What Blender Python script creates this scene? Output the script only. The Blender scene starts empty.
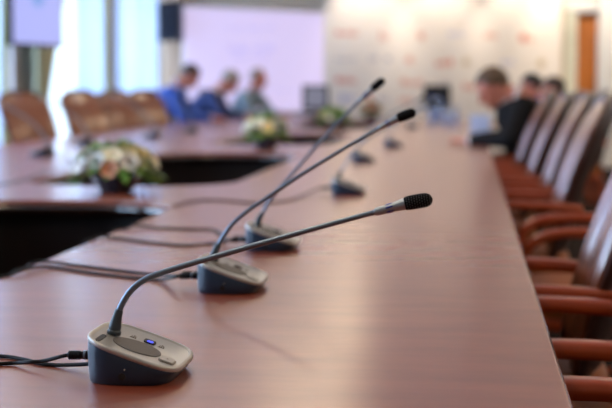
import bpy, bmesh, math, random
from mathutils import Vector, Matrix, noise as mnoise
random.seed(7)
S = bpy.context.scene
C = S.collection
PI = math.pi

# ------------------------------------------------------------------ camera
CAM = Vector((0, 0, 1.15))
YAW, PITCH = math.radians(6.43), math.radians(-4.63)
cd = bpy.data.cameras.new('camera')
cam = bpy.data.objects.new('camera', cd); C.objects.link(cam)
cam.location = CAM
cam.rotation_euler = (PI/2 + PITCH, 0, YAW)
cd.lens = 85; cd.sensor_width = 36; cd.sensor_fit = 'HORIZONTAL'
cd.clip_start = 0.05
cd.dof.use_dof = True
cd.dof.focus_distance = 2.12
cd.dof.aperture_fstop = 4.1
S.camera = cam
CROT = cam.rotation_euler.to_matrix()
FPX = 612*85/36
TOP = 0.75                                   # table height

def ray(px, py):
    return CROT @ Vector(((px-306)/FPX, -(py-204)/FPX, -1))
def at(px, py, y=None, z=None, x=None):              # where a sight line meets a plane of the room
    d = ray(px, py)
    if x is not None: return CAM + d*((x-CAM.x)/d.x)
    t = (y-CAM.y)/d.y if y is not None else (z-CAM.z)/d.z
    return CAM + d*t
def tb(px, py, h=0.0):
    return at(px, py, z=TOP+h)

# ------------------------------------------------------------------ materials
def mat(name, color, rough=0.5, metal=0.0, coat=0.0, coat_rough=0.1, var=0.0, scale=8, stretch=(1,1,1),
        bump=0.0, bscale=60, emit=None, estr=0.0, color2=None, sheen=0.0, spec=0.5, coat_ior=1.5):
    m = bpy.data.materials.new(name); m.use_nodes = True
    nt = m.node_tree; p = nt.nodes['Principled BSDF']
    p.inputs['Base Color'].default_value = (*color, 1)
    p.inputs['Roughness'].default_value = rough
    p.inputs['Metallic'].default_value = metal
    p.inputs['Coat Weight'].default_value = coat
    p.inputs['Coat Roughness'].default_value = coat_rough
    p.inputs['Coat IOR'].default_value = coat_ior
    p.inputs['Sheen Weight'].default_value = sheen
    p.inputs['Specular IOR Level'].default_value = spec
    if var or color2 or bump:
        tc = nt.nodes.new('ShaderNodeTexCoord'); mp = nt.nodes.new('ShaderNodeMapping')
        mp.inputs['Scale'].default_value = stretch
        nt.links.new(tc.outputs['Object'], mp.inputs['Vector'])
    if var or color2:
        nz = nt.nodes.new('ShaderNodeTexNoise'); nz.inputs['Scale'].default_value = scale
        nz.inputs['Detail'].default_value = 5; nz.inputs['Roughness'].default_value = 0.62
        nt.links.new(mp.outputs['Vector'], nz.inputs['Vector'])
        rp = nt.nodes.new('ShaderNodeValToRGB')
        c2 = color2 or tuple(min(1, c*(1+var)) for c in color)
        c1 = color if color2 else tuple(c*(1-var) for c in color)
        rp.color_ramp.elements[0].position = 0.3; rp.color_ramp.elements[1].position = 0.7
        rp.color_ramp.elements[0].color = (*c1, 1); rp.color_ramp.elements[1].color = (*c2, 1)
        nt.links.new(nz.outputs['Fac'], rp.inputs['Fac'])
        nt.links.new(rp.outputs['Color'], p.inputs['Base Color'])
    if bump:
        bz = nt.nodes.new('ShaderNodeTexNoise'); bz.inputs['Scale'].default_value = bscale
        nt.links.new(mp.outputs['Vector'], bz.inputs['Vector'])
        bp = nt.nodes.new('ShaderNodeBump'); bp.inputs['Strength'].default_value = bump
        bp.inputs['Distance'].default_value = 0.002
        nt.links.new(bz.outputs['Fac'], bp.inputs['Height'])
        nt.links.new(bp.outputs['Normal'], p.inputs['Normal'])
    if emit:
        p.inputs['Emission Color'].default_value = (*emit, 1)
        p.inputs['Emission Strength'].default_value = estr
    return m

M = {}
M['table'] = mat('mahogany_table', (0.22, 0.036, 0.010), 0.5, coat=1.0, coat_rough=0.235, color2=(0.30, 0.060, 0.020),
                 scale=4, stretch=(1.0, 3.2, 3.2), bump=0.006, bscale=10, spec=0.25, coat_ior=1.68)
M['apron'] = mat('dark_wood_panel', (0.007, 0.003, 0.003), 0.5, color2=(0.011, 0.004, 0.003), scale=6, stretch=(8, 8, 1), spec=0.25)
M['edge'] = mat('table_edge_wood', (0.016, 0.005, 0.004), 0.14, coat=1.0, coat_rough=0.06, var=0.2)
M['leather'] = mat('brown_leather', (0.17, 0.045, 0.012), 0.4, coat=1.0, coat_rough=0.17, color2=(0.26, 0.072, 0.022), scale=7, bump=0.15, bscale=180)
M['seat_leather'] = mat('seat_leather', (0.26, 0.070, 0.014), 0.5, coat=0.06, coat_rough=0.2, color2=(0.34, 0.10, 0.022), scale=7, bump=0.15, bscale=180, spec=0.3)
M['wood'] = mat('chair_wood', (0.33, 0.046, 0.010), 0.32, coat=0.25, coat_rough=0.14, color2=(0.42, 0.068, 0.016), scale=6, stretch=(1.5, 9, 9))
M['shell'] = mat('dark_chair_shell', (0.045, 0.013, 0.008), 0.4, coat=0.3, var=0.2)
M['mic_body'] = mat('charcoal_plastic', (0.011, 0.032, 0.066), 0.36, bump=0.08, bscale=700, var=0.06)
M['mic_plate'] = mat('champagne_plate', (0.46, 0.45, 0.425), 0.36, metal=0.5, bump=0.06, bscale=900, var=0.03)
M['mic_rim'] = mat('plate_rim', (0.56, 0.54, 0.50), 0.28, metal=0.8, var=0.02)
M['grille'] = mat('speaker_grille_mesh', (0.115, 0.10, 0.085), 0.55, metal=0.3, bump=0.5, bscale=1500, var=0.1)
M['neck'] = mat('gooseneck_metal', (0.16, 0.215, 0.285), 0.32, metal=0.75, var=0.08)
M['foam'] = mat('black_windscreen', (0.003, 0.003, 0.0035), 0.8, var=0.3, spec=0.15)
M['sleeve'] = mat('grey_capsule_sleeve', (0.30, 0.35, 0.40), 0.33, metal=0.6, var=0.04)
M['blue_lamp'] = mat('blue_lamp', (0.01, 0.03, 0.5), 0.3, emit=(0.03, 0.07, 1.0), estr=1.1, var=0.05)
M['lamp_off'] = mat('unlit_lamp', (0.02, 0.022, 0.05), 0.25, var=0.05)
M['collar'] = mat('collar_rubber', (0.055, 0.075, 0.09), 0.42, metal=0.2, var=0.05)
M['weave'] = mat('windscreen_weave', (0.075, 0.082, 0.085), 0.6, var=0.05)
M['folder'] = mat('pale_blue_card', (0.42, 0.50, 0.72), 0.6, var=0.03)
M['blue_ring'] = mat('blue_indicator', (0.01, 0.04, 0.35), 0.3, var=0.05)
M['button'] = mat('grey_button', (0.45, 0.44, 0.41), 0.4, metal=0.4, var=0.02)
M['mark'] = mat('printed_mark', (0.20, 0.17, 0.13), 0.6, var=0.03)
M['dark'] = mat('black_recess', (0.006, 0.006, 0.007), 0.6, var=0.1)
M['cable'] = mat('black_cable', (0.006, 0.006, 0.007), 0.6, var=0.1, spec=0.2)
M['wall'] = mat('cream_wall', (0.66, 0.57, 0.45), 0.7, var=0.02, bump=0.05)
M['wall_left'] = mat('left_wall_paint', (0.55, 0.50, 0.50), 0.7, var=0.03)
M['ceiling'] = mat('white_ceiling', (0.80, 0.75, 0.68), 0.8, var=0.02)
M['floor'] = mat('brown_carpet', (0.016, 0.008, 0.006), 0.95, var=0.4, scale=30, bump=0.4, spec=0.1)
M['board'] = mat('press_board', (0.74, 0.66, 0.57), 0.55, var=0.02, scale=2)
M['white'] = mat('white_paint', (0.84, 0.81, 0.74), 0.45, var=0.02)
M['greygreen'] = mat('grey_green_paint', (0.72, 0.72, 0.58), 0.5, var=0.04)
M['door'] = mat('orange_brown_door', (0.40, 0.115, 0.012), 0.45, coat=0.1, color2=(0.48, 0.15, 0.02), scale=4, stretch=(9, 9, 1))
M['beige_column'] = mat('beige_column', (0.36, 0.23, 0.15), 0.6, var=0.05)
M['black_plastic'] = mat('black_plastic', (0.008, 0.010, 0.014), 0.45, var=0.1)
M['speaker_cloth'] = mat('speaker_cloth', (0.02, 0.024, 0.035), 0.85, bump=0.4, bscale=300, var=0.2)
M['skin'] = mat('skin', (0.56, 0.20, 0.13), 0.5, var=0.08, scale=14)
M['lip'] = mat('lip', (0.38, 0.11, 0.085), 0.5, var=0.05)
M['eye'] = mat('eye', (0.05, 0.03, 0.02), 0.2, var=0.05)
M['chrome'] = mat('steel', (0.6, 0.6, 0.6), 0.2, metal=1.0, var=0.03)
M['gold'] = mat('gold_metal', (0.85, 0.62, 0.28), 0.15, metal=1.0, var=0.03)
M['paper'] = mat('paper', (0.66, 0.72, 0.82), 0.6, var=0.02)
M['olive'] = mat('olive_drape', (0.55, 0.48, 0.17), 0.8, var=0.1, sheen=0.3)
M['drape_pale'] = mat('pale_olive_drape', (0.50, 0.52, 0.36), 0.8, var=0.06, sheen=0.2)
M['red_mark'] = mat('red_print', (0.62, 0.24, 0.17), 0.6, var=0.05)
M['pink_mark'] = mat('pink_print', (0.66, 0.37, 0.29), 0.6, var=0.05)
M['grey_mark'] = mat('grey_print', (0.42, 0.39, 0.42), 0.6, var=0.05)
M['tan_mark'] = mat('tan_print', (0.52, 0.40, 0.24), 0.6, var=0.05)
M['blue_mark'] = mat('blue_print', (0.46, 0.46, 0.60), 0.6, var=0.05)
M['screen'] = mat('lilac_projection', (0.3, 0.27, 0.33), 0.7, emit=(0.78, 0.64, 0.95), estr=0.66, var=0.01)
M['screen_text'] = mat('projected_text', (0.2, 0.2, 0.3), 0.7, emit=(0.56, 0.47, 0.92), estr=0.72, var=0.01)
M['tv'] = mat('television_picture', (0.05, 0.05, 0.08), 0.25, emit=(0.42, 0.46, 0.95), estr=0.9, var=0.01)
M['tv_logo'] = mat('television_emblem', (0.05, 0.05, 0.08), 0.25, emit=(0.20, 0.36, 0.80), estr=0.9, var=0.01)
M['mon'] = mat('monitor_picture', (0.04, 0.05, 0.07), 0.25, emit=(0.36, 0.35, 0.46), estr=0.45, var=0.01)
M['mon_dark'] = mat('monitor_dark_picture', (0.012, 0.014, 0.02), 0.2, var=0.05)
M['lamp'] = mat('lamp_glow', (1, 1, 1), 0.5, emit=(1.0, 0.80, 0.56), estr=4.5, var=0.01)
M['planter'] = mat('dark_glazed_planter', (0.035, 0.042, 0.06), 0.25, coat=0.4, var=0.2)
M['leaf'] = mat('leaf_green', (0.10, 0.30, 0.03), 0.45, color2=(0.26, 0.44, 0.05), scale=12)
M['leaf_dark'] = mat('leaf_dark_green', (0.06, 0.19, 0.04), 0.45, color2=(0.13, 0.28, 0.07), scale=12)
M['yellow'] = mat('yellow_petal', (0.90, 0.66, 0.18), 0.5, color2=(0.95, 0.78, 0.36), scale=20)
M['cream'] = mat('cream_petal', (0.92, 0.84, 0.58), 0.5, color2=(0.95, 0.90, 0.72), scale=20)
M['peach'] = mat('peach_petal', (0.80, 0.36, 0.20), 0.5, color2=(0.85, 0.47, 0.30), scale=20)
M['whitep'] = mat('white_petal', (0.76, 0.76, 0.74), 0.5, var=0.05)
M['pinkp'] = mat('pink_petal', (0.75, 0.28, 0.25), 0.5, color2=(0.80, 0.40, 0.36), scale=20)
M['redp'] = mat('red_orange_spike', (0.55, 0.10, 0.03), 0.4, var=0.15)
M['label'] = mat('bottle_label', (0.25, 0.34, 0.62), 0.5, var=0.1)
M['cap'] = mat('blue_cap', (0.10, 0.18, 0.5), 0.4, var=0.05)

def clear_mat(name, tint, fac, rough=0.05):
    m = bpy.data.materials.new(name); m.use_nodes = True
    nt = m.node_tree; nt.nodes.clear()
    o = nt.nodes.new('ShaderNodeOutputMaterial'); mx = nt.nodes.new('ShaderNodeMixShader')
    t = nt.nodes.new('ShaderNodeBsdfTransparent'); g = nt.nodes.new('ShaderNodeBsdfGlossy')
    t.inputs['Color'].default_value = (*tint, 1); g.inputs['Roughness'].default_value = rough
    mx.inputs['Fac'].default_value = fac
    nt.links.new(t.outputs[0], mx.inputs[1]); nt.links.new(g.outputs[0], mx.inputs[2]); nt.links.new(mx.outputs[0], o.inputs[0])
    return m
M['glass'] = clear_mat('window_glass', (0.95, 0.98, 1.0), 0.06)
M['water'] = clear_mat('clear_bottle', (0.55, 0.66, 0.90), 0.3, 0.15)
def sheer_mat(name, col, keep):
    m = bpy.data.materials.new(name); m.use_nodes = True
    nt = m.node_tree; nt.nodes.clear()
    o = nt.nodes.new('ShaderNodeOutputMaterial')
    t = nt.nodes.new('ShaderNodeBsdfTransparent'); tr = nt.nodes.new('ShaderNodeBsdfTranslucent'); d = nt.nodes.new('ShaderNodeBsdfDiffuse')
    tr.inputs['Color'].default_value = (*col, 1); d.inputs['Color'].default_value = (*col, 1)
    m1 = nt.nodes.new('ShaderNodeMixShader'); m2 = nt.nodes.new('ShaderNodeMixShader')
    m1.inputs['Fac'].default_value = 0.4; m2.inputs['Fac'].default_value = keep
    nt.links.new(tr.outputs[0], m1.inputs[1]); nt.links.new(d.outputs[0], m1.inputs[2])
    nt.links.new(t.outputs[0], m2.inputs[1]); nt.links.new(m1.outputs[0], m2.inputs[2]); nt.links.new(m2.outputs[0], o.inputs[0])
    return m
M['sheer'] = sheer_mat('sheer_curtain', (0.66, 0.71, 0.82), 0.86)

# ------------------------------------------------------------------ mesh helpers
def obj(name, bm, m, parent=None, smooth=True, sharp=35):
    me = bpy.data.meshes.new(name)
    bmesh.ops.recalc_face_normals(bm, faces=bm.faces[:])
    if smooth:
        for f in bm.faces: f.smooth = True
        for e in bm.edges:
            if len(e.link_faces) == 2 and e.calc_face_angle(0) > math.radians(sharp): e.smooth = False
    bm.to_mesh(me); bm.free()
    o = bpy.data.objects.new(name, me); C.objects.link(o)
    me.materials.append(m)
    if parent: o.parent = parent
    return o
def tag(o, label, cat, group=None, kind=None):
    if label: o['label'] = label
    if cat: o['category'] = cat
    if group: o['group'] = group
    if kind: o['kind'] = kind
    return o
def thing(name, label, cat, loc=(0,0,0), rotz=0, group=None):
    o = bpy.data.objects.new(name, None); C.objects.link(o)
    o.empty_display_size = 0.1
    o.location = loc; o.rotation_euler = (0, 0, rotz)
    return tag(o, label, cat, group)
def struct(name, bm, m, parent=None, smooth=False):
    o = obj(name, bm, m, parent, smooth)
    if not parent: o['kind'] = 'structure'
    return o
def dup(root, loc=None, rotz=None, label=None, group=None):
    def cp(o, par):
        c = o.copy(); C.objects.link(c); c.parent = par
        for ch in list(o.children): cp(ch, c)
        return c
    r = cp(root, None)
    if loc is not None: r.location = loc
    if rotz is not None: r.rotation_euler = (0, 0, rotz)
    if label: r['label'] = label
    if group: r['group'] = group
    return r
def B(): return bmesh.new()
def box(bm, x0, x1, y0, y1, z0, z1, bev=0.0, mtx=None):
    r = bmesh.ops.create_cube(bm, size=1)
    vs = r['verts']
    for v in vs:
        v.co = Vector(((x0+x1)/2 + v.co.x*(x1-x0), (y0+y1)/2 + v.co.y*(y1-y0), (z0+z1)/2 + v.co.z*(z1-z0)))
    if mtx is not None:
        for v in vs: v.co = mtx @ v.co
    if bev:
        es = list({e for v in vs for e in v.link_edges})
        bmesh.ops.bevel(bm, geom=es, offset=bev, segments=3, affect='EDGES', profile=0.5)
    return bm
def smooth_path(pts, n=8):
    P = [Vector(p) for p in pts]
    if len(P) < 3: return P
    out = []
    for i in range(len(P)-1):
        p0 = P[max(i-1, 0)]; p1 = P[i]; p2 = P[i+1]; p3 = P[min(i+2, len(P)-1)]
        for k in range(n):
            t = k/n
            out.append(0.5*((2*p1) + (p2-p0)*t + (2*p0-5*p1+4*p2-p3)*t*t + (3*p1-p0-3*p2+p3)*t*t*t))
    out.append(P[-1]); return out
def tube(bm, pts, r, seg=10, cap=True, prof=None, up=(0,0,1)):
    """sweep a circle (or the 2-D profile prof) along pts; r is a number or a list"""
    P = [Vector(p) for p in pts]; n = len(P)
    R = r if isinstance(r, (list, tuple)) else [r]*n
    prof = prof or [(math.cos(2*PI*k/seg), math.sin(2*PI*k/seg)) for k in range(seg)]
    rings = []; nrm = None
    for i in range(n):
        t = (P[min(i+1, n-1)]-P[max(i-1, 0)]).normalized()
        if nrm is None:
            u = Vector(up)
            if abs(u.dot(t)) > 0.97: u = Vector((1, 0, 0)) if abs(t.x) < 0.9 else Vector((0, 1, 0))
            nrm = (u - t*u.dot(t)).normalized()
        else:
            nrm = (nrm - t*nrm.dot(t)).normalized()
        b = t.cross(nrm)
        rings.append([bm.verts.new(P[i] + (b*x + nrm*y)*R[i]) for x, y in prof])
    m = len(prof)
    for i in range(n-1):
        for k in range(m):
            bm.faces.new((rings[i][k], rings[i][(k+1) % m], rings[i+1][(k+1) % m], rings[i+1][k]))
    if cap:
        bm.faces.new(rings[0][::-1]); bm.faces.new(rings[-1])
    return bm
def lathe(bm, prof, seg=24, mtx=None, cap=True):
    rings = []
    for r, z in prof:
        ring = []
        for k in range(seg):
            v = Vector((r*math.cos(2*PI*k/seg), r*math.sin(2*PI*k/seg), z))
            ring.append(bm.verts.new(mtx @ v if mtx is not None else v))
        rings.append(ring)
    for a, b in zip(rings, rings[1:]):
        for k in range(seg):
            bm.faces.new((a[k], a[(k+1) % seg], b[(k+1) % seg], b[k]))
    if cap:
        bm.faces.new(rings[0][::-1]); bm.faces.new(rings[-1])
    return bm
def loft(bm, rings, cap0=True, cap1=True):
    R = [[bm.verts.new(p) for p in r] for r in rings]
    m = len(R[0])
    for a, b in zip(R, R[1:]):
        for k in range(m):
            bm.faces.new((a[k], a[(k+1) % m], b[(k+1) % m], b[k]))
    if cap0: bm.faces.new(R[0][::-1])
    if cap1: bm.faces.new(R[-1])
    return bm
def ball(bm, c, r, sub=2, scale=(1,1,1), rot=None):
    g = bmesh.ops.create_icosphere(bm, subdivisions=sub, radius=1)
    for v in g['verts']:
        p = Vector((v.co.x*r*scale[0], v.co.y*r*scale[1], v.co.z*r*scale[2]))
        if rot is not None: p = rot @ p
        v.co = p + Vector(c)
    return g['verts']
def look(d, p=(0,0,0)):
    return Matrix.Translation(Vector(p)) @ Vector(d).to_track_quat('Z', 'Y').to_matrix().to_4x4()

# ------------------------------------------------------------------ room
XL, XR, YB, YF, H = -4.80, 3.0, -3.0, 22.2, 3.7
struct('floor', box(B(), XL-0.3, XR+0.2, YB-0.2, YF+0.3, -0.1, 0), M['floor'])
struct('ceiling', box(B(), XL-0.3, XR+0.2, YB-0.2, YF+0.3, H, H+0.1), M['ceiling'])
struct('wall_right', box(B(), XR, XR+0.2, YB, YF, 0, H), M['wall'])
struct('wall_back', box(B(), XL, XR, YB-0.2, YB, 0, H), M['wall'])
# far wall with a doorway
DX0, DX1, DZ = 1.60, 2.45, 2.29
bm = B()
box(bm, XL, DX0, YF, YF+0.2, 0, H); box(bm, DX1, XR, YF, YF+0.2, 0, H); box(bm, DX0, DX1, YF, YF+0.2, DZ, H)
struct('wall_far', bm, M['wall'])
d = struct('door_1', box(B(), DX0+0.01, DX1-0.01, YF+0.06, YF+0.11, 0.005, DZ-0.01, 0.004), M['door']); d['kind'] = 'structure'
bm = B()
for z0, z1 in ((0.2, 0.95), (1.1, 2.1)): box(bm, DX0+0.14, DX1-0.14, YF+0.045, YF+0.062, z0, z1, 0.006)
obj('door_panel', bm, M['door'], d)
obj('door_handle', tube(B(), [(DX1-0.09, YF+0.055, 1.02), (DX1-0.09, YF+0.02, 1.02), (DX1-0.19, YF+0.02, 1.02)], 0.009), M['chrome'], d)
bm = B(); box(bm, DX0-0.17, DX0, YF-0.035, YF, 0, DZ+0.01, 0.006)
struct('trim_1', bm, M['greygreen'])
bm = B(); box(bm, DX0-0.2, DX1+0.2, YF-0.05, YF, DZ, DZ+0.16, 0.01)
struct('trim_2', bm, M['white'])
bm = B(); box(bm, 1.83, 2.6, 21.0, 21.35, 0.12, H-0.1, 0.012); box(bm, 1.81, 2.62, 20.98, 21.37, 0, 0.12, 0.01); box(bm, 1.80, 2.63, 20.97, 21.38, H-0.1, H, 0.01)
struct('trim_3', bm, M['white'])
bm = B(); box(bm, at(164, 80, y=YF-0.25).x, at(184, 80, y=YF-0.25).x, YF-0.25, YF, 0, H, 0.01); struct('trim_4', bm, M['beige_column'])
bm = B(); box(bm, -4.3, DX0-0.2, YF-0.02, YF, 0, 0.1, 0.004); struct('baseboard_far', bm, M['white'])
bm = B(); box(bm, XR-0.02, XR, YB, YF, 0, 0.1, 0.004); struct('baseboard_right', bm, M['white'])
# left wall: piers between six tall windows
def wy(px, off=0.0): return at(px, 80, x=XL+off).y            # where along the left wall
WIN = [(1.2, 4.0), (4.9, 7.7), (8.5, 11.2), (12.1, wy(13)), (wy(40), wy(106)), (wy(112), min(wy(158.5), 22.1))]
WZ0, WZ1 = 0.45, 3.3
bm = B(); ys = [YB] + [v for w in WIN for v in w] + [YF]
for a, b in zip(ys[0::2], ys[1::2]): box(bm, XL-0.25, XL, a, b, 0, H)
for a, b in WIN:
    box(bm, XL-0.25, XL, a, b, 0, WZ0); box(bm, XL-0.25, XL, a, b, WZ1, H)
struct('wall_left', bm, M['wall_left'])
def pleat(y0, y1, z0, z1, x, amp, n, edge=None, y0b=None, y1b=None, least=None):
    """hanging cloth between y0..y1 at the top and y0b..y1b at the bottom"""
    bm = B(); y0b = y0 if y0b is None else y0b; y1b = y1 if y1b is None else y1b
    nu, nv = n*8, 14; rows = []
    for j in range(nv+1):
        t = j/nv; row = []
        e0 = y0 + (y0b-y0)*t; e1 = y1 + (y1b-y1)*t
        if least: e1 = max(e1, e0+least)
        for i in range(nu+1):
            u = i/nu
            row.append(bm.verts.new((x + amp*math.sin(2*PI*n*u + 0.4*math.sin(3*t)) , e0+(e1-e0)*u, z1+(z0-z1)*t)))
        rows.append(row)
    for a, b in zip(rows, rows[1:]):
        for i in range(nu): bm.faces.new((a[i], a[i+1], b[i+1], b[i]))
    return bm
for k, (a, b) in enumerate(WIN):
    w = thing('window_%d' % (k+1), None, None, (XL-0.14, (a+b)/2, WZ0)); w['kind'] = 'structure'
    hw, hh = (b-a)/2, WZ1-WZ0
    bm = B()
    for y0, y1, z0, z1 in ((-hw, hw, 0, .07), (-hw, hw, hh-.07, hh), (-hw, -hw+.07, .07, hh-.07), (hw-.07, hw, .07, hh-.07), (-.04, .04, .07, hh-.07), (-hw+.07, -.04, 1.95, 2.0), (.04, hw-.07, 1.95, 2.0)):
        box(bm, -.04, .04, y0, y1, z0, z1, 0.005)
    obj('window_frame', bm, M['white'], w)
    for y0, y1 in ((-hw+.07, -.04), (.04, hw-.07)):
        obj('pane', box(B(), -.004, .004, y0, y1, .07, hh-.07), M['glass'], w, smooth=False)
    obj('window_sill', box(B(), .05, .22, -hw, hw, -.035, 0, 0.006), M['white'], w)
    la = bpy.data.lights.new('window_daylight', 'AREA'); la.shape = 'RECTANGLE'; la.size = (b-a)*1.25; la.size_y = hh*1.15
    la.energy = 250; la.color = (0.50, 0.69, 1.0)
    lo = bpy.data.objects.new('window_daylight', la); C.objects.link(lo)
    lo.location = (XL-0.75, (a+b)/2, (WZ0+WZ1)/2); lo.rotation_euler = (0, -PI/2, 0)
def drape(name, label, cat, m, *a):
    o = obj(name, pleat(*a), m); sol = o.modifiers.new('cloth', 'SOLIDIFY'); sol.thickness = 0.004
    return tag(o, label, cat)
drape('sheer_curtain', 'bluish white sheer curtain behind the far left armchairs, left of a narrow olive drape', 'curtain', M['sheer'], wy(76, .08), wy(106, .08), 0.1, 3.4, XL+0.08, 0.035, 9)
drape('sheer_curtain', 'bluish white sheer curtain in the window beside the hanging black loudspeaker', 'curtain', M['sheer'], wy(112.5, .08), min(wy(157, .08), 21.85), 0.1, 3.4, XL+0.08, 0.035, 14)
drape('window_drape', 'narrow olive drape hanging between the two sheer curtains', 'curtain', M['olive'], wy(105, .17), wy(111.5, .17), 0.06, 3.45, XL+0.17, 0.03, 4)
drape('window_drape', 'pale olive drape below the wall television, pulled narrow towards the floor', 'curtain', M['drape_pale'], wy(35, .17), wy(84, .17), 0.06, 3.45, XL+0.17, 0.03, 9, None, wy(35, .17), wy(30, .17), 0.35)
drape('window_drape', 'narrow olive drape left of the wall television', 'curtain', M['olive'], wy(5, .17), wy(10, .17), 0.06, 3.45, XL+0.17, 0.03, 3, None, wy(2, .17), wy(4, .17))
drape('sheer_curtain', 'pale sheer curtain at the far left edge of the picture', 'curtain', M['sheer'], 12.2, wy(3, .08), 0.1, 3.4, XL+0.08, 0.035, 9)

# ceiling lamps
lampth = None
for i, y in enumerate((1.5, 5.0, 8.5, 12.0, 15.5, 19.0)):
    for j, x in enumerate((-4.0, -1.54, 1.9)):
        nm = ('leftmost', 'middle', 'rightmost')[j]; rw = ('first', 'second', 'third', 'fourth', 'fifth', 'sixth')[i]
        lb = 'round ceiling light, %s one in the %s row from the camera' % (nm, rw)
        if lampth is None:
            lampth = thing('ceiling_light', lb, 'ceiling light', (x, y, H), 0, 'ceiling lights in rows')
            obj('housing', lathe(B(), [(0.20, -0.012), (0.24, -0.012), (0.25, -0.004), (0.25, 0.0), (0.20, 0.0)], 32, cap=False), M['white'], lampth)
            obj('diffuser', lathe(B(), [(0.20, -0.006), (0.20, -0.001)], 32), M['lamp'], lampth)
        else:
            dup(lampth, (x, y, H), 0, lb)
        la = bpy.data.lights.new('ceiling_lamp', 'AREA'); la.shape = 'DISK'; la.size = 0.4; la.energy = (6, 17, 20)[j]; la.color = (1.0, 0.78, 0.52)
        lo = bpy.data.objects.new('ceiling_lamp', la); C.objects.link(lo); lo.location = (x, y, H-0.02)
# wall washers over the press wall, then two added to brighten pillar and door
for k, (x, y) in enumerate(((-1.55, 21.1), (-0.45, 21.1), (0.75, 21.1), (1.80, 19.9), (1.52, 21.15))):
    t = thing('spot_light', ('small ceiling spotlight washing the press wall, %s of three' % ('leftmost', 'middle', 'rightmost')[k] if k < 3 else ('added unseen ceiling spotlight brightening the white pillar beside the door' if k == 3 else 'added unseen ceiling spotlight brightening the orange-brown door and its frame')), 'spotlight', (x, y, H), 0, 'spotlights over the press wall')
    obj('mount', lathe(B(), [(0.05, -0.02), (0.05, 0)], 20), M['white'], t)
    dv = Vector((0, 0.45, -1)).normalized()
    obj('lamp_can', lathe(B(), [(0.045, 0.0), (0.05, 0.02), (0.05, 0.15), (0.042, 0.15), (0.04, 0.1)], 20, look(dv, (0, 0, -0.03))), M['white'], t)
    la = bpy.data.lights.new('wall_washer', 'SPOT'); la.energy = 155; la.color = (1.0, 0.88, 0.75); la.spot_size = math.radians(62); la.spot_blend = 0.7; la.shadow_soft_size = 0.04
    lo = bpy.data.objects.new('wall_washer', la); C.objects.link(lo); lo.location = (x, y+0.1, H-0.24)
    lo.rotation_euler = dv.to_track_quat('-Z', 'Y').to_euler()

w = bpy.data.worlds.new('daylight'); S.world = w; w.use_nodes = True
w.node_tree.nodes['Background'].inputs[0].default_value = (0.70, 0.86, 1.0, 1)
w.node_tree.nodes['Background'].inputs[1].default_value = 2.2

# ------------------------------------------------------------------ press wall, screen, television, loudspeaker
PX0, PX1 = at(324, 60, y=21.9).x, at(561, 60, y=21.9).x
pw = thing('press_wall', 'cream press wall printed with rows of small red and grey logos', 'backdrop', ((PX0+PX1)/2, 21.92, 0))
hw = (PX1-PX0)/2
obj('board', box(B(), -hw, hw, -0.02, 0.02, 0.06, 3.3, 0.004), M['board'], pw)
bm = B()
for sx in (-hw+0.2, 0, hw-0.2): box(bm, sx-0.03, sx+0.03, -0.1, 0.18, 0, 0.06, 0.004)
obj('foot', bm, M['black_plastic'], pw)
LOGOS = [(347,33,24,6,'red_mark'),(384,35,9,12,'pink_mark'),(422,36,9,8,'pink_mark'),(456,34,16,4,'blue_mark'),(492,35,14,7,'pink_mark'),(526,38,14,9,'red_mark'),
         (346,59,22,3,'grey_mark'),(374,58,10,6,'grey_mark'),(389,59,8,6,'grey_mark'),(410,60,9,8,'pink_mark'),(445,62,19,8,'red_mark'),(467,62,10,7,'tan_mark'),(540,63,6,8,'tan_mark'),(508,62,12,5,'blue_mark'),
         (346,80,22,7,'red_mark'),(412,82,24,8,'pink_mark'),(470,86,14,7,'red_mark'),(444,82,12,3,'grey_mark'),
         (347,98,16,8,'blue_mark'),(407,100,16,7,'pink_mark'),(384,99,10,5,'grey_mark')]
def logo(bm, cx, cz, w, h, style):
    # a round badge and bars of unequal height, as the blurred marks read
    n = max(2, int(w/h*1.6)); x = cx-w/2
    if style % 3 != 1:
        lathe(bm, [(h*0.5, 0), (h*0.5, 0.003)], 16, Matrix.Translation((x+h*0.5, -0.0200, cz)) @ Matrix.Rotation(PI/2, 4, 'X')); x += h*1.15
    rem = cx+w/2-x
    if rem > 0.02:
        s = rem/n
        for k in range(n):
            hh = h*(0.55+0.4*((k*7+style*3) % 5)/4)
            box(bm, x+k*s, x+k*s+s*0.72, -0.023, -0.0195, cz-h/2, cz-h/2+hh)
for k, (lx, ly, lw, lh, mk) in enumerate(LOGOS):
    p = at(lx, ly, y=21.9); s = 21.8/FPX
    bm = B(); logo(bm, p.x-(PX0+PX1)/2, p.z, lw*s, lh*s, k)
    obj('logo', bm, M[mk], pw, smooth=False)

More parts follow.
